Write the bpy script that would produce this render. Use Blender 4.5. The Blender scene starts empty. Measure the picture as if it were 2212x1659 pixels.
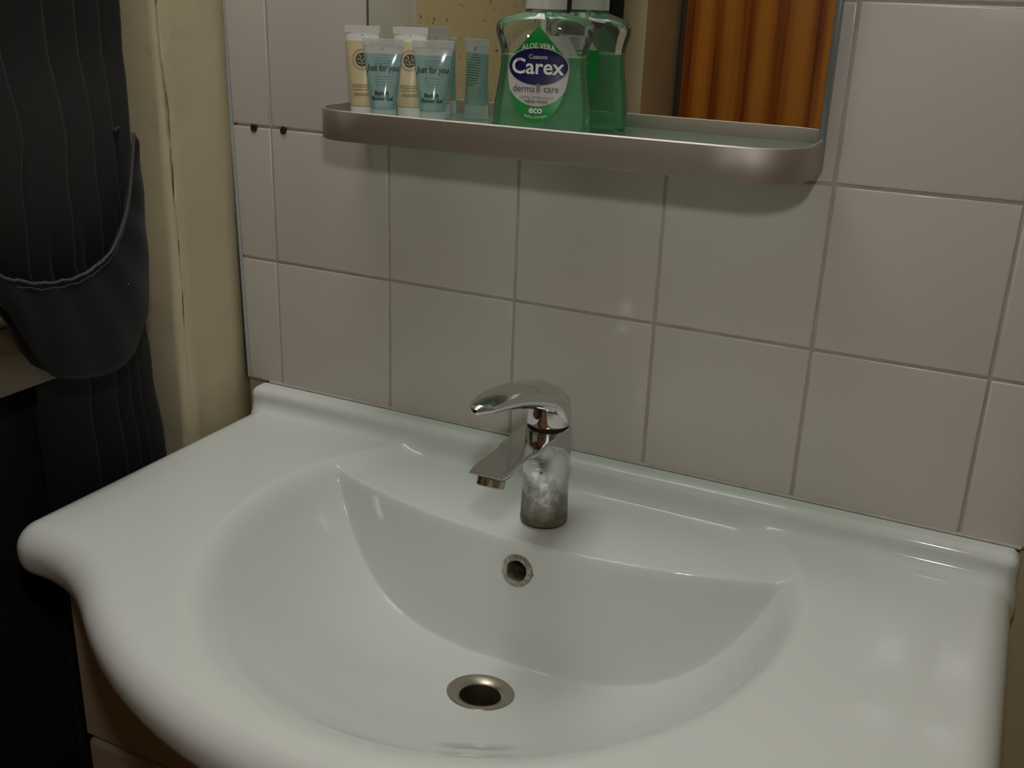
import bpy, bmesh, math, random
import numpy as np
from mathutils import Vector, Matrix

random.seed(7)
SC = bpy.context.scene
COL = SC.collection
PI = math.pi

# ------------------------------------------------------------------ camera
cam_d = bpy.data.cameras.new('camera')
cam = bpy.data.objects.new('camera', cam_d)
COL.objects.link(cam)
cam.location = (0.35333, -0.9376, 1.31386)
cam.rotation_euler = (1.21881, -0.03366, 0.45325)
cam_d.sensor_fit = 'HORIZONTAL'
cam_d.sensor_width = 36.0
cam_d.lens = 2269.78 / 2212.0 * 36.0
cam_d.clip_start = 0.02
SC.camera = cam

# ------------------------------------------------------------------ world, light, exposure
wd = bpy.data.worlds.new('night')
SC.world = wd
wd.use_nodes = True
wd.node_tree.nodes['Background'].inputs[0].default_value = (0.010, 0.011, 0.014, 1)
wd.node_tree.nodes['Background'].inputs[1].default_value = 1.0

def area_light(name, loc, target, size, power, color, shape='DISK', spread=PI):
    ld = bpy.data.lights.new(name, 'AREA')
    ld.shape = shape; ld.size = size; ld.energy = power; ld.color = color; ld.spread = spread
    o = bpy.data.objects.new(name, ld); COL.objects.link(o)
    o.location = loc
    o.rotation_euler = (Vector(target) - Vector(loc)).to_track_quat('-Z', 'Y').to_euler()
    return o
FLASH = area_light('camera_lamp', (0.335, -0.90, 1.525), (-0.05, -0.12, 1.0), 0.06, 1.55, (1.0, 0.995, 0.97))
CEIL_POWER = 8.9

vs = SC.view_settings
vs.view_transform = 'Standard'; vs.look = 'None'; vs.exposure = 0.0; vs.gamma = 1.0
vs.use_curve_mapping = False
SC.cycles.max_bounces = 14
SC.cycles.transmission_bounces = 12
SC.cycles.transparent_max_bounces = 16
SC.cycles.sample_clamp_indirect = 4.0
SC.cycles.caustics_reflective = True
SC.cycles.caustics_refractive = False
SC.cycles.blur_glossy = 0.5

# ------------------------------------------------------------------ helpers
MATS = {}
def mat(name, color, rough=0.5, metal=0.0, spec=0.5, trans=0.0, ior=1.45, coat=0.0, emit=None, alpha=1.0,
        noise=0.0, noise_scale=20.0, bump=0.0, bump_scale=60.0, sheen=0.0, color2=None):
    if name in MATS: return MATS[name]
    m = bpy.data.materials.new(name); m.use_nodes = True
    nt = m.node_tree; b = nt.nodes['Principled BSDF']
    b.inputs['Base Color'].default_value = (*color, 1)
    b.inputs['Roughness'].default_value = rough
    b.inputs['Metallic'].default_value = metal
    b.inputs['Specular IOR Level'].default_value = spec
    b.inputs['Transmission Weight'].default_value = trans
    b.inputs['IOR'].default_value = ior
    b.inputs['Coat Weight'].default_value = coat
    b.inputs['Coat Roughness'].default_value = 0.05
    b.inputs['Sheen Weight'].default_value = sheen
    b.inputs['Alpha'].default_value = alpha
    if emit:
        b.inputs['Emission Color'].default_value = (*emit[0], 1)
        b.inputs['Emission Strength'].default_value = emit[1]
    tc = None
    if noise > 0 or bump > 0:
        tc = nt.nodes.new('ShaderNodeTexCoord')
    if noise > 0:
        n = nt.nodes.new('ShaderNodeTexNoise'); n.inputs['Scale'].default_value = noise_scale; n.inputs['Detail'].default_value = 5
        nt.links.new(tc.outputs['Object'], n.inputs['Vector'])
        r = nt.nodes.new('ShaderNodeValToRGB')
        c2 = color2 if color2 else tuple(c * (1 - noise) for c in color)
        r.color_ramp.elements[0].color = (*c2, 1); r.color_ramp.elements[0].position = 0.32
        r.color_ramp.elements[1].color = (*color, 1); r.color_ramp.elements[1].position = 0.62
        nt.links.new(n.outputs['Fac'], r.inputs['Fac'])
        nt.links.new(r.outputs['Color'], b.inputs['Base Color'])
    if bump > 0:
        n2 = nt.nodes.new('ShaderNodeTexNoise'); n2.inputs['Scale'].default_value = bump_scale; n2.inputs['Detail'].default_value = 4
        nt.links.new(tc.outputs['Object'], n2.inputs['Vector'])
        bp = nt.nodes.new('ShaderNodeBump'); bp.inputs['Strength'].default_value = bump; bp.inputs['Distance'].default_value = 0.004
        nt.links.new(n2.outputs['Fac'], bp.inputs['Height'])
        nt.links.new(bp.outputs['Normal'], b.inputs['Normal'])
    MATS[name] = m
    return m

def tag(o, label=None, cat=None, group=None, kind=None):
    if label: o['label'] = label
    if cat: o['category'] = cat
    if group: o['group'] = group
    if kind: o['kind'] = kind
    return o

def empty(name, loc=(0, 0, 0), rz=0.0):
    o = bpy.data.objects.new(name, None); COL.objects.link(o)
    o.location = loc; o.rotation_euler = (0, 0, rz); o.empty_display_size = 0.02
    return o

def mesh_obj(name, verts, faces, material=None, parent=None, smooth=False, normals=None, sharp=None):
    me = bpy.data.meshes.new(name)
    me.from_pydata([tuple(v) for v in verts], [], [tuple(f) for f in faces])
    me.update()
    if smooth:
        me.polygons.foreach_set('use_smooth', [True] * len(me.polygons))
    if normals is not None:
        me.normals_split_custom_set_from_vertices([tuple(n) for n in normals])
    elif smooth and sharp:
        me.set_sharp_from_angle(angle=math.radians(sharp))
    o = bpy.data.objects.new(name, me); COL.objects.link(o)
    if material: me.materials.append(material)
    if parent: o.parent = parent
    return o

def bm_obj(name, bm, material=None, parent=None, smooth=False, sharp=35):
    me = bpy.data.meshes.new(name)
    bmesh.ops.recalc_face_normals(bm, faces=bm.faces)
    bm.to_mesh(me); bm.free()
    if smooth:
        me.polygons.foreach_set('use_smooth', [True] * len(me.polygons))
        if sharp: me.set_sharp_from_angle(angle=math.radians(sharp))
    o = bpy.data.objects.new(name, me); COL.objects.link(o)
    if material: me.materials.append(material)
    if parent: o.parent = parent
    return o

def add_box(bm, x0, x1, y0, y1, z0, z1):
    vs_ = [bm.verts.new(p) for p in ((x0, y0, z0), (x1, y0, z0), (x1, y1, z0), (x0, y1, z0),
                                     (x0, y0, z1), (x1, y0, z1), (x1, y1, z1), (x0, y1, z1))]
    fs = []
    for f in ((0, 3, 2, 1), (4, 5, 6, 7), (0, 1, 5, 4), (1, 2, 6, 5), (2, 3, 7, 6), (3, 0, 4, 7)):
        fs.append(bm.faces.new([vs_[i] for i in f]))
    return vs_, fs

def box(name, x0, x1, y0, y1, z0, z1, material, parent=None, bevel=0.0, seg=2):
    bm = bmesh.new(); add_box(bm, x0, x1, y0, y1, z0, z1)
    if bevel > 0:
        bmesh.ops.bevel(bm, geom=list(bm.edges), offset=bevel, segments=seg, profile=0.5, affect='EDGES')
    return bm_obj(name, bm, material, parent, smooth=bevel > 0)

def extrude_profile(name, pts, z0, z1, material, parent=None, smooth=True, sharp=40, nz=1, jitter=None, closed=True):
    """pts: 2D polygon in xy, extruded along z."""
    n = len(pts); verts = []; faces = []
    for k in range(nz + 1):
        z = z0 + (z1 - z0) * k / nz
        for i, (x, y) in enumerate(pts):
            dx, dy = jitter(i, z) if jitter else (0, 0)
            verts.append((x + dx, y + dy, z))
    m = n if closed else n - 1
    for k in range(nz):
        for i in range(m):
            j = (i + 1) % n
            faces.append((k * n + i, k * n + j, (k + 1) * n + j, (k + 1) * n + i))
    if closed:
        faces.append(tuple(reversed(range(n)))); faces.append(tuple(nz * n + i for i in range(n)))
    bm = bmesh.new(); bv = [bm.verts.new(v) for v in verts]
    for f in faces: bm.faces.new([bv[i] for i in f])
    return bm_obj(name, bm, material, parent, smooth, sharp)

def lathe(name, prof, material, parent=None, seg=48, loc=(0, 0, 0), axis=None, sharp=35):
    """prof: list of (r, z). r==0 ends are closed."""
    bm = bmesh.new(); rings = []
    for r, z in prof:
        if r <= 1e-9: rings.append([bm.verts.new((0, 0, z))])
        else: rings.append([bm.verts.new((r * math.cos(2 * PI * i / seg), r * math.sin(2 * PI * i / seg), z)) for i in range(seg)])
    for a, b in zip(rings, rings[1:]):
        for i in range(seg):
            j = (i + 1) % seg
            if len(a) == 1 and len(b) == 1: continue
            if len(a) == 1: bm.faces.new((a[0], b[j], b[i]))
            elif len(b) == 1: bm.faces.new((a[i], a[j], b[0]))
            else: bm.faces.new((a[i], a[j], b[j], b[i]))
    if axis is not None:
        q = Vector(axis).to_track_quat('Z', 'Y').to_matrix().to_4x4()
        bmesh.ops.transform(bm, matrix=Matrix.Translation(loc) @ q, verts=bm.verts)
    elif loc != (0, 0, 0):
        bmesh.ops.translate(bm, vec=loc, verts=bm.verts)
    return bm_obj(name, bm, material, parent, True, sharp)

def smin(a, b, k):
    h = np.maximum(k - np.abs(a - b), 0.0) / k
    return np.minimum(a, b) - h * h * k * 0.25
def smax(a, b, k): return -smin(-a, -b, k)

def surface_nets(F, lo, hi, h, iters=4):
    lo = np.array(lo, float); hi = np.array(hi, float)
    n = np.ceil((hi - lo) / h).astype(int) + 1
    ax = [lo[i] + h * np.arange(n[i]) for i in range(3)]
    V = np.empty(n, np.float32)
    Xg, Yg = np.meshgrid(ax[0], ax[1], indexing='ij')
    for k0 in range(0, n[2], 16):
        k1 = min(k0 + 16, n[2])
        zz = ax[2][k0:k1]
        V[:, :, k0:k1] = F(Xg[:, :, None], Yg[:, :, None], zz[None, None, :])
    S = V < 0
    cnt = np.zeros(n - 1, np.int8)
    for dx in (0, 1):
        for dy in (0, 1):
            for dz in (0, 1):
                cnt += S[dx:n[0] - 1 + dx, dy:n[1] - 1 + dy, dz:n[2] - 1 + dz]
    act = (cnt > 0) & (cnt < 8)
    I, J, K = np.nonzero(act)
    idx = -np.ones(n - 1, np.int64); idx[I, J, K] = np.arange(len(I))
    corners = [(dx, dy, dz) for dx in (0, 1) for dy in (0, 1) for dz in (0, 1)]
    vals = np.stack([V[I + c[0], J + c[1], K + c[2]] for c in corners], 1).astype(float)
    acc = np.zeros((len(I), 3)); num = np.zeros(len(I))
    for a in range(8):
        for b in range(a + 1, 8):
            ca, cb = np.array(corners[a]), np.array(corners[b])
            if np.abs(ca - cb).sum() != 1: continue
            va, vb = vals[:, a], vals[:, b]
            m = (va < 0) != (vb < 0)
            t = np.where(m, va / np.where(m, va - vb, 1), 0)
            p = ca[None, :] + t[:, None] * (cb - ca)[None, :]
            acc += np.where(m[:, None], p, 0); num += m
    P = lo + h * (np.stack([I, J, K], 1) + acc / num[:, None])
    e = h * 0.15
    def grad(P):
        g = np.empty_like(P)
        for a in range(3):
            d = np.zeros(3); d[a] = e
            A = P + d; B = P - d
            g[:, a] = (F(A[:, 0], A[:, 1], A[:, 2]) - F(B[:, 0], B[:, 1], B[:, 2])) / (2 * e)
        return g
    P0 = P.copy()
    for _ in range(iters):
        g = grad(P); f = F(P[:, 0], P[:, 1], P[:, 2])
        st = f[:, None] * g / np.maximum((g * g).sum(1), 1e-6)[:, None]
        l = np.linalg.norm(st, axis=1)
        st *= np.minimum(1, 0.4 * h / np.maximum(l, 1e-12))[:, None]
        P = P - st
        P = np.clip(P, P0 - h * .9, P0 + h * .9)
    N = grad(P); N /= np.maximum(np.linalg.norm(N, axis=1), 1e-9)[:, None]
    Q = []
    for a in range(3):
        b, c = (a + 1) % 3, (a + 2) % 3
        s0 = [slice(None)] * 3; s1 = [slice(None)] * 3
        s0[a] = slice(0, n[a] - 1); s1[a] = slice(1, n[a])
        A = S[tuple(s0)]; B = S[tuple(s1)]
        E = np.stack(np.nonzero(A != B), 1)
        ok = (E[:, b] > 0) & (E[:, c] > 0) & (E[:, b] < n[b] - 1) & (E[:, c] < n[c] - 1)
        E = E[ok]
        ins = A[E[:, 0], E[:, 1], E[:, 2]]
        db = np.zeros(3, int); db[b] = 1; dc = np.zeros(3, int); dc[c] = 1
        q = []
        for o_ in (-db - dc, -dc, 0 * db, -db):
            C_ = E + o_
            q.append(idx[C_[:, 0], C_[:, 1], C_[:, 2]])
        q = np.stack(q, 1)
        q[~ins] = q[~ins][:, ::-1]
        Q.append(q)
    Q = np.concatenate(Q)
    return P, Q, N

def nets_obj(name, F, lo, hi, h, material, parent=None, iters=4):
    P, Q, N = surface_nets(F, lo, hi, h, iters)
    me = bpy.data.meshes.new(name)
    me.vertices.add(len(P)); me.vertices.foreach_set('co', P.astype(np.float32).ravel())
    me.loops.add(Q.size); me.loops.foreach_set('vertex_index', Q.astype(np.int32).ravel())
    me.polygons.add(len(Q)); me.polygons.foreach_set('loop_start', np.arange(0, Q.size, 4, dtype=np.int32))
    me.update(calc_edges=True); me.validate()
    me.polygons.foreach_set('use_smooth', [True] * len(me.polygons))
    if len(me.vertices) == len(N):
        me.normals_split_custom_set_from_vertices(N.tolist())
    o = bpy.data.objects.new(name, me); COL.objects.link(o)
    me.materials.append(material)
    if parent: o.parent = parent
    return o

def text_geo(body, size, shear=0.0, spacing=1.0, offset=0.0, res=3):
    cu = bpy.data.curves.new('txt', 'FONT'); cu.body = body; cu.size = size
    cu.align_x = 'CENTER'; cu.align_y = 'CENTER'; cu.shear = shear; cu.space_character = spacing
    cu.offset = offset; cu.resolution_u = res; cu.fill_mode = 'FRONT'
    ob = bpy.data.objects.new('txt', cu); COL.objects.link(ob)
    dg = bpy.context.evaluated_depsgraph_get()
    me = ob.evaluated_get(dg).to_mesh()
    vsx = [(v.co.x, v.co.y) for v in me.vertices]
    fs = [tuple(p.vertices) for p in me.polygons]
    ob.evaluated_get(dg).to_mesh_clear()
    bpy.data.objects.remove(ob); bpy.data.curves.remove(cu)
    return vsx, fs

def decal(name, pts2, faces, mapf, material, parent, subdiv=0.0):
    """flat 2D print mapped on a surface by mapf(u, v) -> (x, y, z)"""
    if subdiv > 0:
        bm = bmesh.new()
        bv = [bm.verts.new((p[0], p[1], 0)) for p in pts2]
        for f in faces:
            try: bm.faces.new([bv[i] for i in f])
            except ValueError: pass
        bmesh.ops.triangulate(bm, faces=bm.faces)
        for _ in range(6):
            es = [e for e in bm.edges if e.calc_length() > subdiv]
            if not es: break
            bmesh.ops.subdivide_edges(bm, edges=es, cuts=1)
            bmesh.ops.triangulate(bm, faces=bm.faces)
        bm.verts.index_update()
        pts2 = [(v.co.x, v.co.y) for v in bm.verts]
        faces = [tuple(v.index for v in f.verts) for f in bm.faces]
        bm.free()
    return mesh_obj(name, [mapf(u, v) for u, v in pts2], faces, material, parent)

def poly_grid(outline_fn, v0, v1, nv, nu):
    """region between left(v) and right(v): returns pts, faces"""
    pts = []; faces = []
    for i in range(nv + 1):
        v = v0 + (v1 - v0) * i / nv
        a, b = outline_fn(v)
        for j in range(nu + 1):
            pts.append((a + (b - a) * j / nu, v))
    for i in range(nv):
        for j in range(nu):
            q = i * (nu + 1) + j
            faces.append((q, q + 1, q + nu + 2, q + nu + 1))
    return pts, faces

def interp(tab, t):
    xs = [a for a, _ in tab]; ys = [b for _, b in tab]
    return float(np.interp(t, xs, ys))

def spline(tab, t):
    """smooth (catmull-rom style) interpolation of a table"""
    xs = [a for a, _ in tab]; ys = [b for _, b in tab]
    if t <= xs[0]: return ys[0]
    if t >= xs[-1]: return ys[-1]
    i = max(k for k in range(len(xs) - 1) if xs[k] <= t)
    h = xs[i + 1] - xs[i]; s = (t - xs[i]) / h
    def sl(k):
        if k == 0: return (ys[1] - ys[0]) / (xs[1] - xs[0])
        if k == len(xs) - 1: return (ys[-1] - ys[-2]) / (xs[-1] - xs[-2])
        d0 = (ys[k] - ys[k - 1]) / (xs[k] - xs[k - 1]); d1 = (ys[k + 1] - ys[k]) / (xs[k + 1] - xs[k])
        return 0 if d0 * d1 <= 0 else 2 * d0 * d1 / (d0 + d1)
    m0, m1 = sl(i) * h, sl(i + 1) * h
    return (2*s**3-3*s**2+1)*ys[i] + (s**3-2*s**2+s)*m0 + (-2*s**3+3*s**2)*ys[i+1] + (s**3-s**2)*m1

# ------------------------------------------------------------------ materials
M_tile = mat('tile_glaze', (0.585, 0.55, 0.505), rough=0.17, spec=0.36, noise=0.03, noise_scale=3, bump=0.02, bump_scale=9)
M_grout = mat('grout', (0.47, 0.425, 0.36), rough=0.9, noise=0.18, noise_scale=40)
M_plaster = mat('cream_paint', (0.60, 0.52, 0.345), rough=0.42, noise=0.08, noise_scale=6, bump=0.25, bump_scale=45)
M_ceil = mat('ceiling_paint', (0.82, 0.80, 0.76), rough=0.8, noise=0.03)
M_floor = mat('dark_floor', (0.05, 0.03, 0.018), rough=0.5, noise=0.3, noise_scale=8)
M_ceramic = mat('white_ceramic', (0.685, 0.72, 0.70), rough=0.08, spec=0.42, noise=0.01, noise_scale=4)
M_chrome = mat('chrome', (0.72, 0.73, 0.73), rough=0.10, metal=1.0)
M_alu = mat('brushed_aluminium', (0.46, 0.42, 0.38), rough=0.60, metal=1.0)
M_mirror = mat('mirror_silver', (0.86, 0.88, 0.84), rough=0.0, metal=1.0)
M_mirror_edge = mat('mirror_edge', (0.16, 0.20, 0.20), rough=0.25, metal=0.6)
M_steel = mat('worn_steel', (0.42, 0.38, 0.31), rough=0.34, metal=1.0)
M_dark = mat('dark_void', (0.012, 0.010, 0.008), rough=0.8)
M_upvc = mat('white_upvc', (0.58, 0.57, 0.49), rough=0.35)
M_trimblue = mat('tile_trim_plastic', (0.48, 0.52, 0.54), rough=0.3)
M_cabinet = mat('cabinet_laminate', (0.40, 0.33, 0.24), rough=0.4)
M_black = mat('matt_black', (0.012, 0.011, 0.010), rough=0.7)
M_silicone = mat('sealant', (0.52, 0.505, 0.455), rough=0.5, noise=0.2, noise_scale=90)

def glass_mat(name, tint, rough=0.0, ior=1.45, mixt=0.0):
    if name in MATS: return MATS[name]
    m = bpy.data.materials.new(name); m.use_nodes = True
    nt = m.node_tree; nt.nodes.clear()
    out = nt.nodes.new('ShaderNodeOutputMaterial')
    tr = nt.nodes.new('ShaderNodeBsdfTransparent'); tr.inputs[0].default_value = (*tint, 1)
    gl = nt.nodes.new('ShaderNodeBsdfGlossy'); gl.inputs['Roughness'].default_value = rough
    gl.inputs[0].default_value = (1, 1, 1, 1)
    fr = nt.nodes.new('ShaderNodeFresnel'); fr.inputs[0].default_value = ior
    mx = nt.nodes.new('ShaderNodeMixShader')
    nt.links.new(fr.outputs[0], mx.inputs[0]); nt.links.new(tr.outputs[0], mx.inputs[1]); nt.links.new(gl.outputs[0], mx.inputs[2])
    src = mx
    if mixt > 0:   # a little milky scatter
        df = nt.nodes.new('ShaderNodeBsdfDiffuse'); df.inputs[0].default_value = (*[min(1, c) for c in tint], 1)
        m2 = nt.nodes.new('ShaderNodeMixShader'); m2.inputs[0].default_value = mixt
        nt.links.new(mx.outputs[0], m2.inputs[1]); nt.links.new(df.outputs[0], m2.inputs[2]); src = m2
    nt.links.new(src.outputs[0], out.inputs[0])
    MATS[name] = m
    return m
M_shelfglass = glass_mat('green_shelf_glass', (0.70, 0.80, 0.74), 0.02, 1.5, 0.10)
M_pet = glass_mat('clear_plastic', (0.93, 0.95, 0.93), 0.04, 1.45, 0.03)
M_soap = glass_mat('green_soap', (0.42, 0.82, 0.56), 0.05, 1.33, 0.25)
M_cleartube = glass_mat('clear_tube', (0.86, 0.90, 0.90), 0.12, 1.5, 0.38)
M_gel = glass_mat('teal_gel', (0.60, 0.83, 0.82), 0.10, 1.5, 0.30)
M_frostcap = glass_mat('frosted_cap', (0.76, 0.88, 0.86), 0.25, 1.4, 0.5)
M_whitep = mat('white_plastic', (0.74, 0.73, 0.70), rough=0.35)
M_creamtube = mat('beige_tube', (0.60, 0.50, 0.30), rough=0.35)
M_pump = mat('pump_collar_plastic', (0.66, 0.68, 0.64), rough=0.35, trans=0.2)
M_ink = mat('dark_ink', (0.02, 0.035, 0.05), rough=0.5)
M_inkbrown = mat('brown_ink', (0.055, 0.035, 0.025), rough=0.5)
M_inkgold = mat('gold_ink', (0.30, 0.24, 0.12), rough=0.5)
M_navy = mat('navy_print', (0.006, 0.010, 0.075), rough=0.35)
M_green = mat('green_print', (0.01, 0.27, 0.045), rough=0.35)
M_silver = mat('silver_print', (0.50, 0.49, 0.48), rough=0.4)
M_white = mat('white_print', (0.80, 0.81, 0.79), rough=0.4)
M_grayprint = mat('grey_print', (0.18, 0.18, 0.19), rough=0.4)

def wood_mat():
    m = bpy.data.materials.new('orange_pine'); m.use_nodes = True
    nt = m.node_tree; b = nt.nodes['Principled BSDF']
    tc = nt.nodes.new('ShaderNodeTexCoord')
    mp = nt.nodes.new('ShaderNodeMapping'); mp.inputs['Scale'].default_value = (1.0, 1.0, 0.10)
    nt.links.new(tc.outputs['Object'], mp.inputs[0])
    n0 = nt.nodes.new('ShaderNodeTexNoise'); n0.inputs['Scale'].default_value = 5.0; n0.inputs['Detail'].default_value = 2
    nt.links.new(mp.outputs[0], n0.inputs['Vector'])
    ma = nt.nodes.new('ShaderNodeVectorMath'); ma.operation = 'MULTIPLY_ADD'
    ma.inputs[1].default_value = (0.10, 0.0, 0.0)
    nt.links.new(n0.outputs['Color'], ma.inputs[0]); nt.links.new(mp.outputs[0], ma.inputs[2])
    w = nt.nodes.new('ShaderNodeTexWave'); w.wave_type = 'BANDS'; w.bands_direction = 'X'
    w.inputs['Scale'].default_value = 4.2; w.inputs['Distortion'].default_value = 1.3; w.inputs['Detail'].default_value = 3; w.inputs['Detail Scale'].default_value = 1.6
    nt.links.new(ma.outputs[0], w.inputs['Vector'])
    def grain(sx, sz, det, rough):
        q = nt.nodes.new('ShaderNodeMapping'); q.inputs['Scale'].default_value = (sx, sx, sz)
        nt.links.new(tc.outputs['Object'], q.inputs[0])
        n = nt.nodes.new('ShaderNodeTexNoise'); n.inputs['Scale'].default_value = 1.0; n.inputs['Detail'].default_value = det; n.inputs['Roughness'].default_value = rough
        n.inputs['Distortion'].default_value = 0.25
        nt.links.new(q.outputs[0], n.inputs['Vector']); return n
    g1, g2 = grain(19, 0.7, 6, .68), grain(110, 1.6, 3, .6)
    m1 = nt.nodes.new('ShaderNodeMix'); m1.data_type = 'FLOAT'; m1.inputs[0].default_value = 0.34
    nt.links.new(g1.outputs['Fac'], m1.inputs[2]); nt.links.new(w.outputs['Fac'], m1.inputs[3])
    mix = nt.nodes.new('ShaderNodeMix'); mix.data_type = 'FLOAT'; mix.inputs[0].default_value = 0.28
    nt.links.new(m1.outputs[0], mix.inputs[2]); nt.links.new(g2.outputs['Fac'], mix.inputs[3])
    r = nt.nodes.new('ShaderNodeValToRGB')
    e = r.color_ramp.elements
    e[0].position = 0.33; e[0].color = (0.20, 0.034, 0.004, 1)
    e[1].position = 0.62; e[1].color = (0.62, 0.235, 0.030, 1)
    k = e.new(0.46); k.color = (0.45, 0.135, 0.015, 1)
    nt.links.new(mix.outputs[0], r.inputs[0]); nt.links.new(r.outputs[0], b.inputs['Base Color'])
    b.inputs['Roughness'].default_value = 0.35
    return m
M_pine = wood_mat()

def dotted_glass():
    m = bpy.data.materials.new('dotted_obscure_glass'); m.use_nodes = True
    nt = m.node_tree; b = nt.nodes['Principled BSDF']
    tc = nt.nodes.new('ShaderNodeTexCoord')
    cols = []
    prev = None
    for scale, thr, rnd, seed in ((26.0, 0.07, 1.0, 0.0), (34.0, 0.055, 1.0, 3.7)):
        mp = nt.nodes.new('ShaderNodeMapping'); mp.inputs['Location'].default_value = (seed, seed * 2, 0)
        sxyz = nt.nodes.new('ShaderNodeSeparateXYZ'); cxyz = nt.nodes.new('ShaderNodeCombineXYZ')
        nt.links.new(tc.outputs['Object'], sxyz.inputs[0]); nt.links.new(sxyz.outputs['Y'], cxyz.inputs['X']); nt.links.new(sxyz.outputs['Z'], cxyz.inputs['Y'])
        nt.links.new(cxyz.outputs[0], mp.inputs[0])
        v = nt.nodes.new('ShaderNodeTexVoronoi'); v.feature = 'F1'; v.voronoi_dimensions = '2D'; v.inputs['Scale'].default_value = scale
        v.inputs['Randomness'].default_value = rnd
        nt.links.new(mp.outputs[0], v.inputs['Vector'])
        lt = nt.nodes.new('ShaderNodeMath'); lt.operation = 'LESS_THAN'; lt.inputs[1].default_value = thr
        nt.links.new(v.outputs['Distance'], lt.inputs[0])
        sep = nt.nodes.new('ShaderNodeSeparateColor'); nt.links.new(v.outputs['Color'], sep.inputs[0])
        pw = nt.nodes.new('ShaderNodeMath'); pw.operation = 'POWER'; pw.inputs[1].default_value = 0.9; nt.links.new(sep.outputs[0], pw.inputs[0])
        mul = nt.nodes.new('ShaderNodeMath'); mul.operation = 'MULTIPLY'
        nt.links.new(lt.outputs[0], mul.inputs[0]); nt.links.new(pw.outputs[0], mul.inputs[1])
        if prev is None: prev = mul
        else:
            mxn = nt.nodes.new('ShaderNodeMath'); mxn.operation = 'MAXIMUM'
            nt.links.new(prev.outputs[0], mxn.inputs[0]); nt.links.new(mul.outputs[0], mxn.inputs[1]); prev = mxn
    mix = nt.nodes.new('ShaderNodeMix'); mix.data_type = 'RGBA'
    mix.inputs[6].default_value = (0.50, 0.42, 0.235, 1); mix.inputs[7].default_value = (0.05, 0.03, 0.012, 1)
    nt.links.new(prev.outputs[0], mix.inputs[0]); nt.links.new(mix.outputs[2], b.inputs['Base Color'])
    b.inputs['Roughness'].default_value = 0.4
    return m
M_dotglass = dotted_glass()

def cloth_mat(name, c):
    m = mat(name, c, rough=0.85, spec=0.2, sheen=0.08, bump=0.25, bump_scale=900)
    m.node_tree.nodes['Principled BSDF'].inputs['Sheen Roughness'].default_value = 0.5
    return m
M_curtain = cloth_mat('charcoal_cloth', (0.0105, 0.0105, 0.010))
M_tieback = cloth_mat('charcoal_tieback_cloth', (0.0125, 0.0125, 0.0135))
M_piping = cloth_mat('grey_piping', (0.07, 0.07, 0.075))

# ------------------------------------------------------------------ the room
XL = -0.445           # plane of the window wall
YB = -1.67            # wall behind the camera
XR = 1.25
ZC = 2.35
tag(box('floor', -0.75, XR + .1, YB - .1, 0.12, -0.08, 0.0, M_floor), kind='structure')
tag(box('ceiling', -0.75, XR + .1, YB - .1, 0.12, ZC, ZC + .08, M_ceil), kind='structure')
tag(box('wall_right', XR, XR + .1, YB - .1, 0.12, 0, ZC, M_plaster), kind='structure')

# tiled wall: plaster backing, grout bed, tiles
wb = tag(box('wall_back', -0.75, XR + .1, 0.009, 0.12, 0, ZC, M_plaster), kind='structure')
Z_T0 = 0.8745
PX, PZ = 0.15, 0.14915
bm = bmesh.new(); add_box(bm, -0.437, XR, 0.0015, 0.0089, Z_T0, Z_T0 + 5 * PZ)
bm_obj('grout_bed', bm, M_grout, wb)

def tile_mesh(w, h, dl=0.0, dl2=0.0):
    bm = bmesh.new()
    v, fs = add_box(bm, 0, w, 0, 0.0085, 0, h)
    # the outer edge of a cut tile runs out of plumb
    for q in v:
        if q.co.x < 1e-6:
            q.co.x += dl + (dl2 - dl) * (q.co.z / h)
    ed = [e for e in bm.edges if all(abs(x.co.y) < 1e-6 for x in e.verts)]
    bmesh.ops.bevel(bm, geom=ed, offset=0.0018, segments=3, profile=0.6, affect='EDGES')
    me = bpy.data.meshes.new('tile'); bmesh.ops.recalc_face_normals(bm, faces=bm.faces); bm.to_mesh(me); bm.free()
    me.polygons.foreach_set('use_smooth', [True] * len(me.polygons)); me.set_sharp_from_angle(angle=math.radians(50))
    me.materials.append(M_tile)
    return me
G = 0.0026
full = tile_mesh(PX - G, PZ - G)
edge_at = lambda z: -0.4375 - (z - 0.878) * (0.0082 / 0.4236)       # slightly out of plumb tile edge
for r in range(5):
    z0 = Z_T0 + r * PZ
    for c in range(-1, 11):
        x0 = -0.39 + c * PX
        if c == -1:
            xe0, xe1 = edge_at(z0), edge_at(z0 + PZ)
            me = tile_mesh(-0.39 - G - min(xe0, xe1), PZ - G, xe0 - min(xe0, xe1), xe1 - min(xe0, xe1))
            o = bpy.data.objects.new('tile', me); COL.objects.link(o); o.parent = wb
            o.location = (min(xe0, xe1) + G / 2, 0, z0 + G / 2)
            continue
        o = bpy.data.objects.new('tile', full); COL.objects.link(o); o.parent = wb
        o.location = (x0 + G / 2, random.uniform(-.0002, .0002), z0 + G / 2)
        o.rotation_euler = (random.uniform(-.0006, .0006), 0, random.uniform(-.0006, .0006))
# plastic edge trim of the tiles
bm = bmesh.new()
zA, zB = Z_T0 + .002, Z_T0 + 5 * PZ
q = [(-0.0022, -0.0008), (0.0008, -0.0012), (0.0012, 0.009), (-0.0022, 0.009)]
va = [bm.verts.new((edge_at(zA) + a, b, zA)) for a, b in q]; vb = [bm.verts.new((edge_at(zB) + a, b, zB)) for a, b in q]
for i in range(4): bm.faces.new((va[i], va[(i + 1) % 4], vb[(i + 1) % 4], vb[i]))
bm.faces.new(va[::-1]); bm.faces.new(vb)
bm_obj('tile_edge_trim', bm, M_trimblue, wb)
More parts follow.
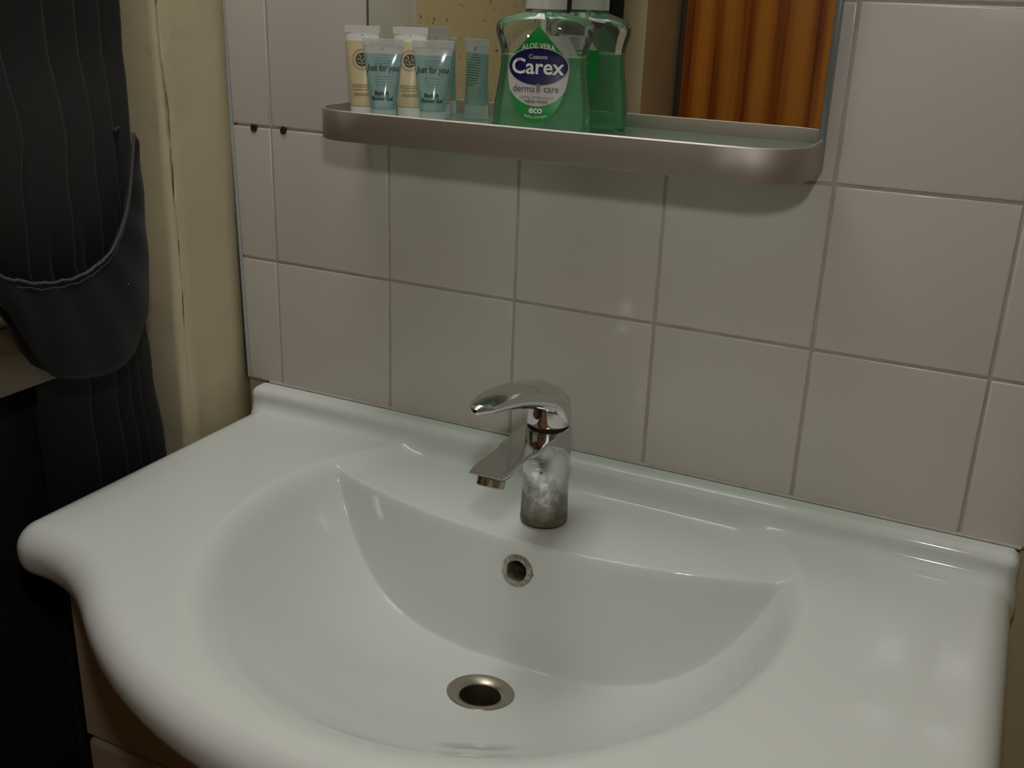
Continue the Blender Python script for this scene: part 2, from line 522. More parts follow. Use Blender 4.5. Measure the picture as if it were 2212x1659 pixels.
# two old screw holes drilled in the joint
for k, (hx, hz) in enumerate(((-0.4127, 1.1706), (-0.3726, 1.1712))):
    rr = [0.0041 * (1 + random.uniform(-.16, .16)) for _ in range(14)]
    bm = bmesh.new()
    c0 = bm.verts.new((hx, -0.0006, hz))
    loops = []
    for f_, yy in ((1.05, .003), (1.0, -.0008), (.8, -.0014), (.5, -.0008)):
        loops.append([bm.verts.new((hx + f_ * rr[i] * math.cos(i * PI / 7), yy, hz + 1.05 * f_ * rr[i] * math.sin(i * PI / 7))) for i in range(14)])
    for a, b in zip(loops, loops[1:]):
        for i in range(14): bm.faces.new((a[i], a[(i + 1) % 14], b[(i + 1) % 14], b[i]))
    for i in range(14): bm.faces.new((loops[-1][i], loops[-1][(i + 1) % 14], c0))
    bm_obj('screw_plug', bm, mat('plug_brown', (.018, .012, .008), rough=.8), wb, True, 60)
bm = bmesh.new()
q = [(0.0016, .8722), (-.0012, .8738), (-.0014, .8752), (-.0006, .8768), (0.0012, .8772)]
va = [bm.verts.new((-.408, a, b)) for a, b in q]; vb = [bm.verts.new((.4115, a, b)) for a, b in q]
for i in range(5): bm.faces.new((va[i], va[(i + 1) % 5], vb[(i + 1) % 5], vb[i]))
bm.faces.new(va[::-1]); bm.faces.new(vb)
bm_obj('sealant_bead', bm, M_silicone, wb)

# window wall
YW0, YW1 = -0.104, -1.40       # window opening along y
ZS, ZH = 1.0, 2.05             # sill top and head of the opening
XG = -0.512                    # glass plane
prof = [(-0.75, 0.009), (XL, 0.009), (XL, -0.02), (XL, -0.05), (XL - .0004, -0.080), (XL + .0011, -0.0845), (XL - .0002, -0.089), (XL + .0008, -0.094)]
for a in range(0, 91, 15):
    prof.append((XL - .009 + .009 * math.cos(math.radians(a)), YW0 + .009 - .009 * math.sin(math.radians(a))))
prof += [(XL - .03, YW0), (XL - .06, YW0 + .0005), (-0.75, YW0)]
def wob(i, z):
    a = math.sin(z * 37 + i) * .0004 + math.sin(z * 91 + i * 2.3) * .0004 + math.sin(z * 13) * .0006
    ridge = 0.0
    if 5 <= i <= 7:   # line of thick paint next to the corner
        ridge = 0.0018 * max(0, math.sin(z * 23 + 1.0)) + 0.001 * math.sin(z * 160)
        return (a * .5 + abs(ridge) * .5 if i == 5 else a * .5, -0.006 * max(0, z - .85) / .45 + a)
    if i in (0, 1, 2, 3, len(prof) - 1): return (0, 0)
    return (a, a * .7)
wl = tag(extrude_profile('wall_left', prof, 0, ZC, M_plaster, nz=120, jitter=wob, sharp=None), kind='structure')
box('wall_pier', -0.75, XL, YB - .1, YW1, 0, ZC, M_plaster, wl)
box('wall_lintel', -0.75, XL, YW1, YW0, ZH, ZC, M_plaster, wl)
box('wall_apron', -0.75, -0.502, YW1, YW0, 0, 0.9615, M_black, wl)  # wall below the sill, black all over

win = tag(empty('window_1', (XG, (YW0 + YW1) / 2, ZS)), kind='structure')
def wpart(name, x0, x1, y0, y1, z0, z1, m, bev=0.004, par=None):
    o = box(name, x0, x1, y0, y1, z0, z1, m, None, bev)
    o.parent = par or win
    o.matrix_parent_inverse = Matrix.Translation(win.location).inverted() if not par else Matrix()
    return o
wpart('sill', -0.60, -0.430, YW1 + .001, -0.235, 0.962, 1.0, mat('sill_shaded_brown', (0.13, 0.095, 0.055), rough=0.45, noise=.1), .004)  # brown darkened for the shade the curtain casts on it
wpart('frame_bottom_rail', -0.56, -0.497, YW1, YW0 - .001, 1.0, 1.010, M_upvc)
wpart('frame_head_rail', -0.56, -0.497, YW1, YW0 - .001, ZH - .05, ZH, M_upvc)
wpart('frame_side_rail', -0.56, -0.497, YW0 - .05, YW0 - .001, 1.010, ZH - .05, M_upvc)
wpart('frame_side_rail', -0.56, -0.497, YW1, YW1 + .05, 1.010, ZH - .05, M_upvc)
mul = wpart('mullion', -0.56, -0.492, -0.495, -0.375, 1.010, ZH - .05, M_upvc, .006)
wpart('mullion_bead', -0.53, -0.500, -0.520, -0.495, 1.010, ZH - .05, M_upvc, .005)
wpart('gasket', -0.53, -0.506, YW0 - .05, -0.375, 1.010, 1.0145, M_black, .001)
wpart('gasket', -0.53, -0.506, -0.520, YW1 + .05, 1.010, 1.0145, M_black, .001)
wpart('glass_pane', -0.520, XG, -0.375, YW0 - .05, 1.0145, ZH - .05, M_dotglass, 0)
wpart('glass_pane', -0.520, XG, YW1 + .05, -0.520, 1.0145, ZH - .05, M_dotglass, 0)

# wall with the door, seen only in the mirror
wf = tag(box('wall_front', -0.75, XR + .1, YB - .1, YB, 0, ZC, M_plaster), kind='structure')
door = tag(empty('door_1', (-0.02, YB, 0)), kind='structure')
def dpart(name, x0, x1, y0, y1, z0, z1, m, bev=.003):
    o = box(name, x0, x1, y0, y1, z0, z1, m, door, bev)
    o.matrix_parent_inverse = Matrix.Translation(door.location).inverted()
    return o
dpart('door_leaf', -0.425, 0.335, YB + .004, YB + .044, 0.008, 2.0, M_pine)
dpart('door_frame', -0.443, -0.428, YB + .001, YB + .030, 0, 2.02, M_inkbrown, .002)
dpart('door_frame', 0.338, 0.40, YB + .001, YB + .050, 0, 2.02, M_pine)
dpart('door_frame', -0.443, 0.40, YB + .001, YB + .050, 2.021, 2.08, M_pine)
dh = lathe('door_knob', [(0, 0), (.022, 0), (.022, .004), (.009, .007), (.009, .03), (.02, .038), (.024, .05), (.018, .06), (0, .063)], M_steel, door, 32, (0.285, YB + .0435, 1.0), (0, 1, 0))
dh.matrix_parent_inverse = Matrix.Translation(door.location).inverted()

# ceiling panel: added glowing square, out of view, for soft overhead fill
fill_panel = tag(empty('ceiling_fill_panel', (-0.24, -0.28, ZC)), 'added flat square glowing panel above the washbasin, for soft overhead fill', 'fill_panel')
M_fillglow = mat('fill_glow', (0.9, 0.88, 0.84), rough=0.5, emit=((1.0, 0.985, 0.955), CEIL_POWER))
LH = 0.24
for (a0, a1, b0, b1) in ((-LH - .02, LH + .02, -LH - .02, -LH), (-LH - .02, LH + .02, LH, LH + .02), (-LH - .02, -LH, -LH + .0005, LH - .0005), (LH, LH + .02, -LH + .0005, LH - .0005)):
    box('fill_frame', a0, a1, b0, b1, -.03, -.001, M_whitep, fill_panel, .002)
box('fill_diffuser', -LH + .0005, LH - .0005, -LH + .0005, LH - .0005, -.022, -.002, M_fillglow, fill_panel)

# ------------------------------------------------------------------ washbasin
XC = -0.004
ZD = 0.85
def dish_h(X, y):
    yy = y + 0.18
    b = np.where(yy < 0, 0.280, 0.222)
    c2 = (X / 0.2555) ** 2
    s2 = c2 + (yy / b) ** 2
    n = 2.15 + 1.85 * (c2 / np.maximum(s2, 1e-9)) ** np.where(yy < 0, 3.0, 1.0)
    return 0.7185 + 0.1315 * s2 ** (n / 2)
def top_h(X, y):
    d = dish_h(X, y)
    yl = -0.150 + 0.048 * (X / 0.24) ** 2
    wallz = 0.8435 + 8.0 * (y - yl)
    lt = smin(np.full_like(wallz, 0.8435), wallz, 0.022)
    bowl = smax(d, lt, 0.022)
    return smin(np.full_like(bowl, ZD), bowl, 0.022)
def basin_F(x, y, z):
    X = x - XC
    x2, y2 = X + 0 * y, y + 0 * X
    r = 0.028
    qx = np.abs(x2) - 0.417 + r; qy = np.abs(y2 + 0.166) - 0.206 + r
    dr = np.sqrt(np.maximum(qx, 0) ** 2 + np.maximum(qy, 0) ** 2) + np.minimum(np.maximum(qx, qy), 0) - r
    dc = np.sqrt(x2 ** 2 + (y2 + 0.0546) ** 2) - 0.4525
    dc = smax(dc, y2 + 0.27, 0.02)
    d2 = np.maximum(smin(dr, dc, 0.045), np.abs(x2) - 0.417)
    h = top_h(x2, y2)
    R = 0.026
    a = d2 + R; b = (z - h) + R
    a, b = np.broadcast_arrays(a, b)
    body = np.minimum(np.maximum(a, b), 0) + np.sqrt(np.maximum(a, 0) ** 2 + np.maximum(b, 0) ** 2) - R
    zb = np.minimum(0.801, dish_h(x2, y2) - 0.032)
    body = smax(body, zb - z, 0.022)
    # upstand along the wall
    ru = 0.010
    ux = np.abs(x2) - 0.4165 + ru; uy = np.abs(y2 - 0.004) - 0.028 + ru; uz = np.abs(z - 0.843) - 0.0315 + ru
    ux, uy, uz = np.broadcast_arrays(ux, uy, uz)
    up = np.sqrt(np.maximum(ux, 0) ** 2 + np.maximum(uy, 0) ** 2 + np.maximum(uz, 0) ** 2) + np.minimum(np.maximum(np.maximum(ux, uy), uz), 0) - ru
    F = smin(body, up, 0.014)
    # waste hole and overflow hole
    hole = np.sqrt(x2 ** 2 + (y2 + 0.224) ** 2) - 0.0235
    hole, _ = np.broadcast_arrays(hole, F)
    F = np.maximum(F, -np.maximum(hole, z - 0.76))
    ov = np.sqrt((x2 + 0 * z) ** 2 + (z - 0.813 + 0 * x2) ** 2) - 0.0122
    ov = np.maximum(ov, np.abs(y2 + 0.155 + 0 * z) - 0.027)
    F = np.maximum(F, -ov)
    return np.maximum(F, y2 + 0.0012 + 0 * z)
basin = tag(empty('washbasin', (XC, -0.25, 0.80)), 'white ceramic washbasin with a bowed front and a crescent bowl, under the tiled wall', 'washbasin')
bb = nets_obj('basin_body', basin_F, (-0.432, -0.522, 0.6785), (0.424, 0.004, 0.882), 0.0025, M_ceramic, None)
inv_b = Matrix.Translation(basin.location).inverted()
def bpart(o): o.parent = basin; o.matrix_parent_inverse = inv_b; return o
bpart(bb)
# waste
zdr = float(dish_h(np.array(0.0), np.array(-0.224)))
gy = float(dish_h(np.array(0.0), np.array(-0.214)) - dish_h(np.array(0.0), np.array(-0.234))) / .02
axd = Vector((0, -gy, 1)).normalized()
M_wastein = mat('waste_inside', (0.13, 0.11, 0.08), rough=0.4, metal=0.7, noise=.5, noise_scale=60)
wst = bpart(lathe('waste_flange', [(.0310, -.0012), (.0312, .0006), (.0302, .0017), (.0265, .0014), (.0205, -.0008), (.0190, -.0024), (.0186, -.006)], M_steel, None, 64, (XC, -0.224, zdr + .0006), axd))
cup = bpart(lathe('waste_cup', [(.0187, -.004), (.0184, -.024), (.0150, -.027), (.0150, -.036), (0, -.036)], M_wastein, None, 48, (XC, -0.224, zdr + .0006), axd))
bpart(lathe('waste_spindle', [(.0, -.020), (.0045, -.0205), (.0052, -.023), (.0052, -.036)], mat('brass_spindle', (.22, .12, .05), rough=.4, metal=.8), None, 6, (XC, -0.224, zdr), axd))
for a in (0.5, 0.5 + PI / 2):
    bm = bmesh.new(); add_box(bm, -.0155, .0155, -.0014, .0014, -.031, -.026)
    Mx = Matrix.Translation((XC, -0.224, zdr)) @ axd.to_track_quat('Z', 'Y').to_matrix().to_4x4() @ Matrix.Rotation(a, 4, 'Z')
    bmesh.ops.transform(bm, matrix=Mx, verts=bm.verts)
    bpart(bm_obj('waste_cross_bar', bm, M_wastein))
# overflow sleeve
axo = (0, -0.989, 0.15)
bpart(lathe('overflow_ring', [(.0095, -.020), (.0093, -.001), (.0104, .0010), (.0132, .0014), (.0154, .0006), (.0157, -.0020)], mat('limed_chrome', (.50, .47, .38), rough=.38, metal=.85, noise=.55, noise_scale=260), None, 48, (XC, -0.1553, 0.813), axo))
bpart(lathe('overflow_throat', [(.0096, .012), (.0096, 0), (0, 0)], mat('overflow_brown', (.05, .03, .012), rough=.7, noise=.6, noise_scale=200), None, 32, (XC, -0.1366, 0.8103), axo))  # dark mottled brown at the back of the hole

# vanity unit below
cab = tag(empty('vanity_cabinet', (XC, -0.18, 0)), 'cream laminate vanity cabinet below the washbasin, in shade', 'cabinet')
def cpart(name, *a, **k):
    o = box(name, *a, **k); o.parent = cab; o.matrix_parent_inverse = Matrix.Translation(cab.location).inverted(); return o
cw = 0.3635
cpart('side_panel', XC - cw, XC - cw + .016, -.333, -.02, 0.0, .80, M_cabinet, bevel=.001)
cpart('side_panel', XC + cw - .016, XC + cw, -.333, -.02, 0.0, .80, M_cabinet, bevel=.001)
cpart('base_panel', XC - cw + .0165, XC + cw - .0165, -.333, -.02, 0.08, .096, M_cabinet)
fx = np.linspace(XC - cw, XC + cw, 61)
bm = bmesh.new()
fz = [float(min(.80, dish_h(np.array(q - XC), np.array(-.352)) - .046, dish_h(np.array(q - XC), np.array(-.333)) - .046)) for q in fx]
rows = []
for yy in (-.350, -.3335):
    rows.append(([bm.verts.new((q, yy, .6285)) for q in fx], [bm.verts.new((q, yy, z)) for q, z in zip(fx, fz)]))
(a0, a1), (b0, b1) = rows
for k in range(60):
    bm.faces.new((a0[k], a0[k + 1], a1[k + 1], a1[k])); bm.faces.new((b0[k], b1[k], b1[k + 1], b0[k + 1]))
    bm.faces.new((a1[k], a1[k + 1], b1[k + 1], b1[k])); bm.faces.new((a0[k], b0[k], b0[k + 1], a0[k + 1]))
bm.faces.new((a0[0], a1[0], b1[0], b0[0])); bm.faces.new((a0[-1], b0[-1], b1[-1], a1[-1]))
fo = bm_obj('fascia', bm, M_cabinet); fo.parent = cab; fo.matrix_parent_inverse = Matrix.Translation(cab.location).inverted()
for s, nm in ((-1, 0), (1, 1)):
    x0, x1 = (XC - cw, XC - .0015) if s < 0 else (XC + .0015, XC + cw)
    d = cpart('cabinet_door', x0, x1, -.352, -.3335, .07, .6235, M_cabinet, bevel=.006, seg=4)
    kx = XC - .04 if s < 0 else XC + .04
    kn = lathe('door_knob', [(.006, 0), (.006, .012), (.013, .018), (.012, .026), (0, .029)], M_chrome, None, 24, (kx, -.352, .56), (0, -1, 0))
    kn.parent = d
cpart('plinth', XC - cw + .02, XC + cw - .02, -.30, -.29, 0, .069, M_cabinet)

# ------------------------------------------------------------------ mixer tap
TX, TY = -0.003, -0.100
tap = tag(empty('mixer_tap', (TX, TY, 0.8435)), 'chrome single lever mixer tap with limescale, standing on the basin ledge', 'tap')
inv_t = Matrix.Translation(tap.location).inverted()
def tpart(o): o.parent = tap; o.matrix_parent_inverse = inv_t; return o
SP = [(-.106, .917, .0180), (-.130, .935, .0178), (-.160, .9465, .0170), (-.188, .9490, .0162), (-.210, .9465, .0154), (-.229, .941, .0146)]
def tap_body(x, y, z):
    X = x - TX
    r = np.sqrt(X ** 2 + (y - TY) ** 2)
    t = np.clip((z - .8435) / .10, 0, 1)
    rad = .0228 - .0022 * t + .0006 * np.exp(-(z - .8435) / .004)
    cyl = r - rad
    cyl = smax(cyl, np.abs(z - .8925) - .0490, .003)
    sp = None
    for (y0, z0, r0), (y1, z1, r1) in zip(SP, SP[1:]):
        dy, dz = y1 - y0, z1 - z0; L2 = dy * dy + dz * dz
        u = np.clip(((y - y0) * dy + (z - z0) * dz) / L2, 0, 1)
        rr = r0 + (r1 - r0) * u
        d = np.sqrt((X / 1.05) ** 2 + (y - y0 - u * dy) ** 2 + ((z - z0 - u * dz)) ** 2) - rr
        sp = d if sp is None else smin(sp, d, .010)
    n = np.array([0, -.40, -.9165])            # mouth plane
    pl = (y + .215) * n[1] + (z - .9335) * n[2]
    sp = smax(sp, pl, .002)
    sp = smax(sp, -(y + .2405), .006) if False else sp
    F = smin(cyl, sp, .014)
    return smax(F, z - .9415, .002)
def chrome_worn():
    m = bpy.data.materials.new('limescaled_chrome'); m.use_nodes = True
    nt = m.node_tree; b = nt.nodes['Principled BSDF']
    b.inputs['Metallic'].default_value = 1.0
    tc = nt.nodes.new('ShaderNodeTexCoord')
    sx = nt.nodes.new('ShaderNodeSeparateXYZ'); nt.links.new(tc.outputs['Object'], sx.inputs[0])
    n = nt.nodes.new('ShaderNodeTexNoise'); n.inputs['Scale'].default_value = 70; n.inputs['Detail'].default_value = 8; n.inputs['Roughness'].default_value = .7
    nt.links.new(tc.outputs['Object'], n.inputs['Vector'])
    mr = nt.nodes.new('ShaderNodeMapRange'); mr.inputs['From Min'].default_value = .905; mr.inputs['From Max'].default_value = .850
    nt.links.new(sx.outputs['Z'], mr.inputs['Value'])
    mu = nt.nodes.new('ShaderNodeMath'); mu.operation = 'MULTIPLY_ADD'; mu.inputs[1].default_value = .62; mu.inputs[2].default_value = -.26
    nt.links.new(mr.outputs[0], mu.inputs[0])
    ad = nt.nodes.new('ShaderNodeMath'); ad.operation = 'ADD'
    nt.links.new(mu.outputs[0], ad.inputs[0]); nt.links.new(n.outputs['Fac'], ad.inputs[1])
    r = nt.nodes.new('ShaderNodeValToRGB'); e = r.color_ramp.elements
    e[0].position = .36; e[0].color = (0.62, 0.63, 0.625, 1); e[1].position = .90; e[1].color = (0.15, 0.125, 0.085, 1)
    k = e.new(.60); k.color = (.30, .29, .265, 1)
    nt.links.new(ad.outputs[0], r.inputs[0]); nt.links.new(r.outputs[0], b.inputs['Base Color'])
    r2 = nt.nodes.new('ShaderNodeMapRange'); r2.inputs['From Min'].default_value = .25; r2.inputs['From Max'].default_value = .62
    r2.inputs['To Min'].default_value = .10; r2.inputs['To Max'].default_value = .42
    nt.links.new(ad.outputs[0], r2.inputs['Value']); nt.links.new(r2.outputs[0], b.inputs['Roughness'])
    return m
M_tapbody = chrome_worn()
tpart(nets_obj('tap_body', tap_body, (TX - .027, -.258, .838), (TX + .027, -.070, .966), .0011, M_tapbody))
axm = Vector((0, -.40, -.9165))
aer = tpart(lathe('aerator', [(.0122, -.003), (.0122, .0075), (.0116, .0082), (.0098, .0082), (.0094, .004), (0, .004)], mat('aerator_metal', (.50, .47, .40), rough=.28, metal=1, noise=.5, noise_scale=150), None, 40, (TX, -.2155, .9340), axm))
tpart(lathe('collar_gap', [(.0194, -.0016), (.0196, .0002), (.0194, .0020), (0, .0020)], M_dark, None, 48, (TX, TY, .9425)))
def tap_head(x, y, z):
    X = x - TX
    r = np.sqrt(X ** 2 + (y - TY) ** 2)
    t = np.clip((z - .945) / .02, 0, 1)
    c = r - (.0208 - .001 * t)
    c = smax(c, np.abs(z - .9563) - .0132, .003)
    return c
tpart(nets_obj('tap_head', tap_head, (TX - .025, TY - .025, .940), (TX + .025, TY + .025, .974), .0011, M_chrome))
LZ = [(-.262, 1.006), (-.246, 1.0050), (-.22, 1.0030), (-.19, .998), (-.145, .985), (-.115, .975), (-.09, .963), (-.07, .950)]
LW = [(-.2505, .002), (-.246, .0065), (-.235, .0118), (-.20, .0172), (-.16, .0195), (-.12, .0208), (-.10, .0212), (-.07, .0212)]
LT = [(-.2505, .0016), (-.244, .0046), (-.20, .0100), (-.15, .0135), (-.12, .0150), (-.09, .016), (-.07, .016)]
ys_ = np.linspace(-.262, -.07, 97)
lz_ = np.array([spline(LZ, t) for t in ys_]); lw_ = np.array([spline(LW, t) for t in ys_]); lt_ = np.array([spline(LT, t) for t in ys_])
def tap_handle(x, y, z):
    X = x - TX
    zc = np.interp(y, ys_, lz_); w = np.interp(y, ys_, lw_); th = np.interp(y, ys_, lt_)
    lev = (np.sqrt((X / w) ** 2 + ((z - zc) / th) ** 2) - 1) * th * .8
    lev = np.maximum(lev, np.abs(y + .1595) - .0905)
    lev = smax(lev, y + .106, .02)
    dome = (np.sqrt((X / .0214) ** 2 + ((y + .0990) / .0218) ** 2 + ((z - .9490) / .0310) ** 2) - 1) * .0217
    dome = smax(dome, .9475 - z + 0 * X, .002)
    # the front of the dome is cut away under the lever, showing the head
    cut = (y + .1165) * -.93 + (z - .9700) * -.36
    dome = smax(dome, cut, .006)
    cut2 = smax((X - .009) * .0 + (.9640 - z) + 0 * y, -(y + .104), .004)
    return smin(lev, dome, .014)
tpart(nets_obj('tap_lever', tap_handle, (TX - .029, -.270, .942), (TX + .029, -.064, 1.020), .0011, M_chrome))
# red and blue marker
for k, (sgn, c) in enumerate(((-1, (.35, .01, .01)), (1, (.01, .015, .07)))):
    bm = bmesh.new()
    arc = [(math.cos(a), math.sin(a)) for a in np.linspace(PI / 2, PI * 1.5, 13)] if sgn < 0 else [(math.cos(a), math.sin(a)) for a in np.linspace(-PI / 2, PI / 2, 13)]
    f = []
    for a, b in arc:
        xx = a * .0042 - .003; zz = .9575 + b * .0047
        f.append(bm.verts.new((TX + xx, TY - math.sqrt(.0207 ** 2 - xx * xx) - .0005, zz)))
    bm.faces.new(f)
    tpart(bm_obj('temperature_mark', bm, mat('marker_red' if sgn < 0 else 'marker_blue', c, rough=.3)))

# ------------------------------------------------------------------ mirror with shelf
YM = -0.0115
mir = tag(empty('wall_mirror', (-0.03, 0, 1.198)), 'frameless rectangular wall mirror on the tiles above the shelf', 'mirror')
inv_m = Matrix.Translation(mir.location).inverted()
def mpart(o): o.parent = mir; o.matrix_parent_inverse = inv_m; return o
MX0, MX1 = -0.2545, 0.1935
mpart(box('mirror_glass', MX0, MX1, YM, -0.0075, 1.1985, 1.58, M_mirror))
mpart(box('edge_strip', MX1, MX1 + .0048, YM - .0002, -0.0010, 1.1985, 1.58, mat('edge_strip_metal', (.30, .34, .35), rough=.3, metal=.7), bevel=.0008))
mpart(box('edge_strip', MX0 - .0022, MX0, YM - .0002, -0.0010, 1.1985, 1.58, M_mirror_edge))
mpart(box('mirror_backing', MX0 + .002, MX1 - .002, -0.0074, -0.0010, 1.1985, 1.58, M_black))

SX0, SX1, SY = -0.269, 0.1985, -0.105
shelf = tag(empty('glass_shelf', (-0.035, -0.05, 1.18)), 'glass shelf with a brushed metal rim, fixed to the tiles below the mirror', 'shelf')
inv_s = Matrix.Translation(shelf.location).inverted()
def spart(o): o.parent = shelf; o.matrix_parent_inverse = inv_s; return o
def rim_path(off, rc=0.047):
    r = rc - off; pts = []
    x0, x1, y0 = SX0 + off, SX1 - off, SY + off
    pts.append((x0, -0.0012))
    pts.append((x0, y0 + r))
    for a in np.linspace(PI, 1.5 * PI, 17)[1:]: pts.append((x0 + r + r * math.cos(a), y0 + r + r * math.sin(a)))
    for t in np.linspace(0, 1, 14)[1:-1]: pts.append((x0 + r + t * (x1 - x0 - 2 * r), y0))
    for a in np.linspace(1.5 * PI, 2 * PI, 17): pts.append((x1 - r + r * math.cos(a), y0 + r + r * math.sin(a)))
    pts.append((x1, -0.0012))
    return pts
ZR0, ZR1 = 1.1825, 1.2105
A, B = rim_path(0), rim_path(0.0028)
cs = [(0, ZR0 + .001), (0, ZR1 - .0012), (.3, ZR1 - .0002), (.5, ZR1), (.8, ZR1 - .0002), (1, ZR1 - .001), (1, ZR0 + .001), (.8, ZR0), (.2, ZR0)]
n = len(A); verts = []; faces = []
for (ax_, ay_), (bx_, by_) in zip(A, B):
    for t, z in cs: verts.append((ax_ + (bx_ - ax_) * t, ay_ + (by_ - ay_) * t, z))
m_ = len(cs)
for i in range(n - 1):
    for j in range(m_):
        k = (j + 1) % m_
        faces.append((i * m_ + j, (i + 1) * m_ + j, (i + 1) * m_ + k, i * m_ + k))
faces.append(tuple(range(m_))); faces.append(tuple((n - 1) * m_ + j for j in reversed(range(m_))))
bm = bmesh.new(); bv = [bm.verts.new(v) for v in verts]
for f in faces: bm.faces.new([bv[i] for i in f])
spart(bm_obj('metal_rim', bm, M_alu, None, True, 40))
ZG = 1.1975
gp = [p for p in rim_path(0.0030)]
gp[0] = (gp[0][0], -0.0013); gp[-1] = (gp[-1][0], -0.0013)
spart(extrude_profile('glass_plate', gp, ZG - .006, ZG, M_shelfglass, None, False))
for sx_ in (SX0 + .004, SX1 - .009):
    spart(box('rim_bracket', sx_, sx_ + .005, -.016, -.0012, ZR0 + .001, ZG - .0065, M_alu))

# ------------------------------------------------------------------ hand wash bottle
BOT = (-0.040, -0.062, ZG)
bot = tag(empty('soap_bottle', BOT, math.radians(15)), 'clear hand wash bottle half full of green soap, on the glass shelf', 'bottle')
AB = [(0, .0415), (.003, .0432), (.010, .0440), (.022, .0433), (.045, .0400), (.062, .0378), (.070, .0376), (.080, .0398), (.088, .0425), (.0925, .0430), (.097, .0415), (.1005, .0370), (.1030, .0290), (.1050, .0210), (.1062, .0170)]
BBt = [(0, .0245), (.003, .0262), (.010, .0270), (.022, .0262), (.045, .0235), (.062, .0222), (.070, .0222), (.080, .0232), (.088, .0242), (.0925, .0244), (.097, .0238), (.1005, .0225), (.1030, .0200), (.1050, .0180), (.1062, .0168)]
NB = [(0, 2.7), (.09, 2.6), (.100, 2.2), (.1062, 2.0)]
def bot_surf(u, z, off=0.0, back=False):
    a, b, nn = spline(AB, z) + off, spline(BBt, z) + off, interp(NB, z)
    q = max(0.0, 1 - min(1, abs(u) / a) ** nn) ** (1 / nn)
    y = b * q
    return (u, y if back else -y, z)
def bot_loft(zs, off, close_bot=True, close_top=False, seg=72):
    verts = []; faces = []
    for z in zs:
        a, b, nn = spline(AB, z) + off, spline(BBt, z) + off, interp(NB, z)
        for i in range(seg):
            t = 2 * PI * i / seg; c, s = math.cos(t), math.sin(t)
            verts.append((a * math.copysign(abs(c) ** (2 / nn), c), b * math.copysign(abs(s) ** (2 / nn), s), z))
    for k in range(len(zs) - 1):
        for i in range(seg):
            j = (i + 1) % seg
            faces.append((k * seg + i, k * seg + j, (k + 1) * seg + j, (k + 1) * seg + i))
    if close_bot: faces.append(tuple(reversed(range(seg))))
    if close_top: faces.append(tuple((len(zs) - 1) * seg + i for i in range(seg)))
    return verts, faces
zs_all = sorted(set([round(z, 5) for z in np.linspace(0.0002, .1062, 60)]))
v, f = bot_loft(zs_all, 0.0)
mesh_obj('bottle_shell', v, f, M_pet, bot, True, sharp=50)
v, f = bot_loft([z for z in zs_all if .002 < z < .0700] + [.0702], -.0010, True, True)
mesh_obj('liquid_soap', v, f, M_soap, bot, True, sharp=50)
lathe('bottle_neck', [(.0166, .1058), (.0180, .1064), (.0180, .1076), (.0158, .1080), (.0158, .112)], M_pet, bot, 48)
# ribbed pump collar and pump
bm = bmesh.new(); seg = 96; rings = []
for z, k in ((.1082, .0168), (.1086, .0174), (.1250, .0172), (.1268, .0150), (.1270, .006)):
    rings.append([bm.verts.new(((k + (.00035 if (i % 2 and .1085 < z < .126) else 0)) * math.cos(2 * PI * i / seg), (k + (.00035 if (i % 2 and .1085 < z < .126) else 0)) * math.sin(2 * PI * i / seg), z)) for i in range(seg)])
for a, b in zip(rings, rings[1:]):
    for i in range(seg): bm.faces.new((a[i], a[(i + 1) % seg], b[(i + 1) % seg], b[i]))
bm_obj('pump_collar', bm, M_pump, bot, True, 50)
ph = lathe('pump_head', [(.0045, .127), (.0045, .150), (.013, .151), (.0145, .154), (.0145, .162), (.012, .165), (0, .166)], M_pump, bot, 36)
no = lathe('pump_nozzle', [(0, 0), (.0042, 0), (.0036, .030), (.0030, .036), (0, .036)], M_pump, ph, 20, (0, -.012, .158), (0, -1, -.12))
lathe('dip_tube', [(.0026, .008), (.0026, .1082)], mat('dip_tube_plastic', (.72, .76, .66), rough=.3), bot, 16, (-.002, 0, 0))

# ---- front label print, in metres on the bottle face; origin = bottle axis
def fmap(off): return lambda u, v: bot_surf(u, v, off)
def bmap(off): return lambda u, v: bot_surf(u, v, off, True)
LY = .0620                       # centre of the oval
def ring_poly(cx, cy, rx, ry, n=56):
    pts = [(cx, cy)] + [(cx + rx * math.cos(2 * PI * i / n), cy + ry * math.sin(2 * PI * i / n)) for i in range(n)]
    return pts, [(0, 1 + i, 1 + (i + 1) % n) for i in range(n)]
LX = -.0015
def drop_w(v, sc=1.0):           # half width of the drop shaped lower body
    t = (v - .0150) / (LY - .0150)
    return sc * .0268 * math.sqrt(max(0.0, 1 - (1 - min(1, max(0, t))) ** 1.9))
# faint clear label behind
pts, fc = ring_poly(LX, .0660, .0262, .0265)
decal('clear_label', pts, fc, fmap(.0002), glass_mat('label_film', (.92, .92, .91), .3, 1.15, .14), bot, .004)
pts, fc = poly_grid(lambda v: (LX - drop_w(v), LX + drop_w(v)), .0152, .0450, 20, 24)
decal('label_green_base', pts, fc, fmap(.0003), M_green, bot)
def silver_w(v):
    t = min(1, max(0, (v - .0292) / (.0520 - .0292)))
    return min(drop_w(v), .0275 * math.sqrt(max(0, 1 - (1 - t) ** 1.7)))
pts, fc = poly_grid(lambda v: (LX - silver_w(v), LX + silver_w(v)), .0293, LY, 30, 24)
decal('label_body', pts, fc, fmap(.00045), M_silver, bot)
pts, fc = poly_grid(lambda v: (LX - .0225 * (.0955 - v) / .0245, LX + .0225 * (.0955 - v) / .0245), .0710, .0955, 14, 16)
decal('label_green_peak', pts, fc, fmap(.0004), M_green, bot)
pts, fc = ring_poly(LX, LY, .0266, .0160); decal('label_oval_border', pts, fc, fmap(.00055), M_silver, bot, .004)
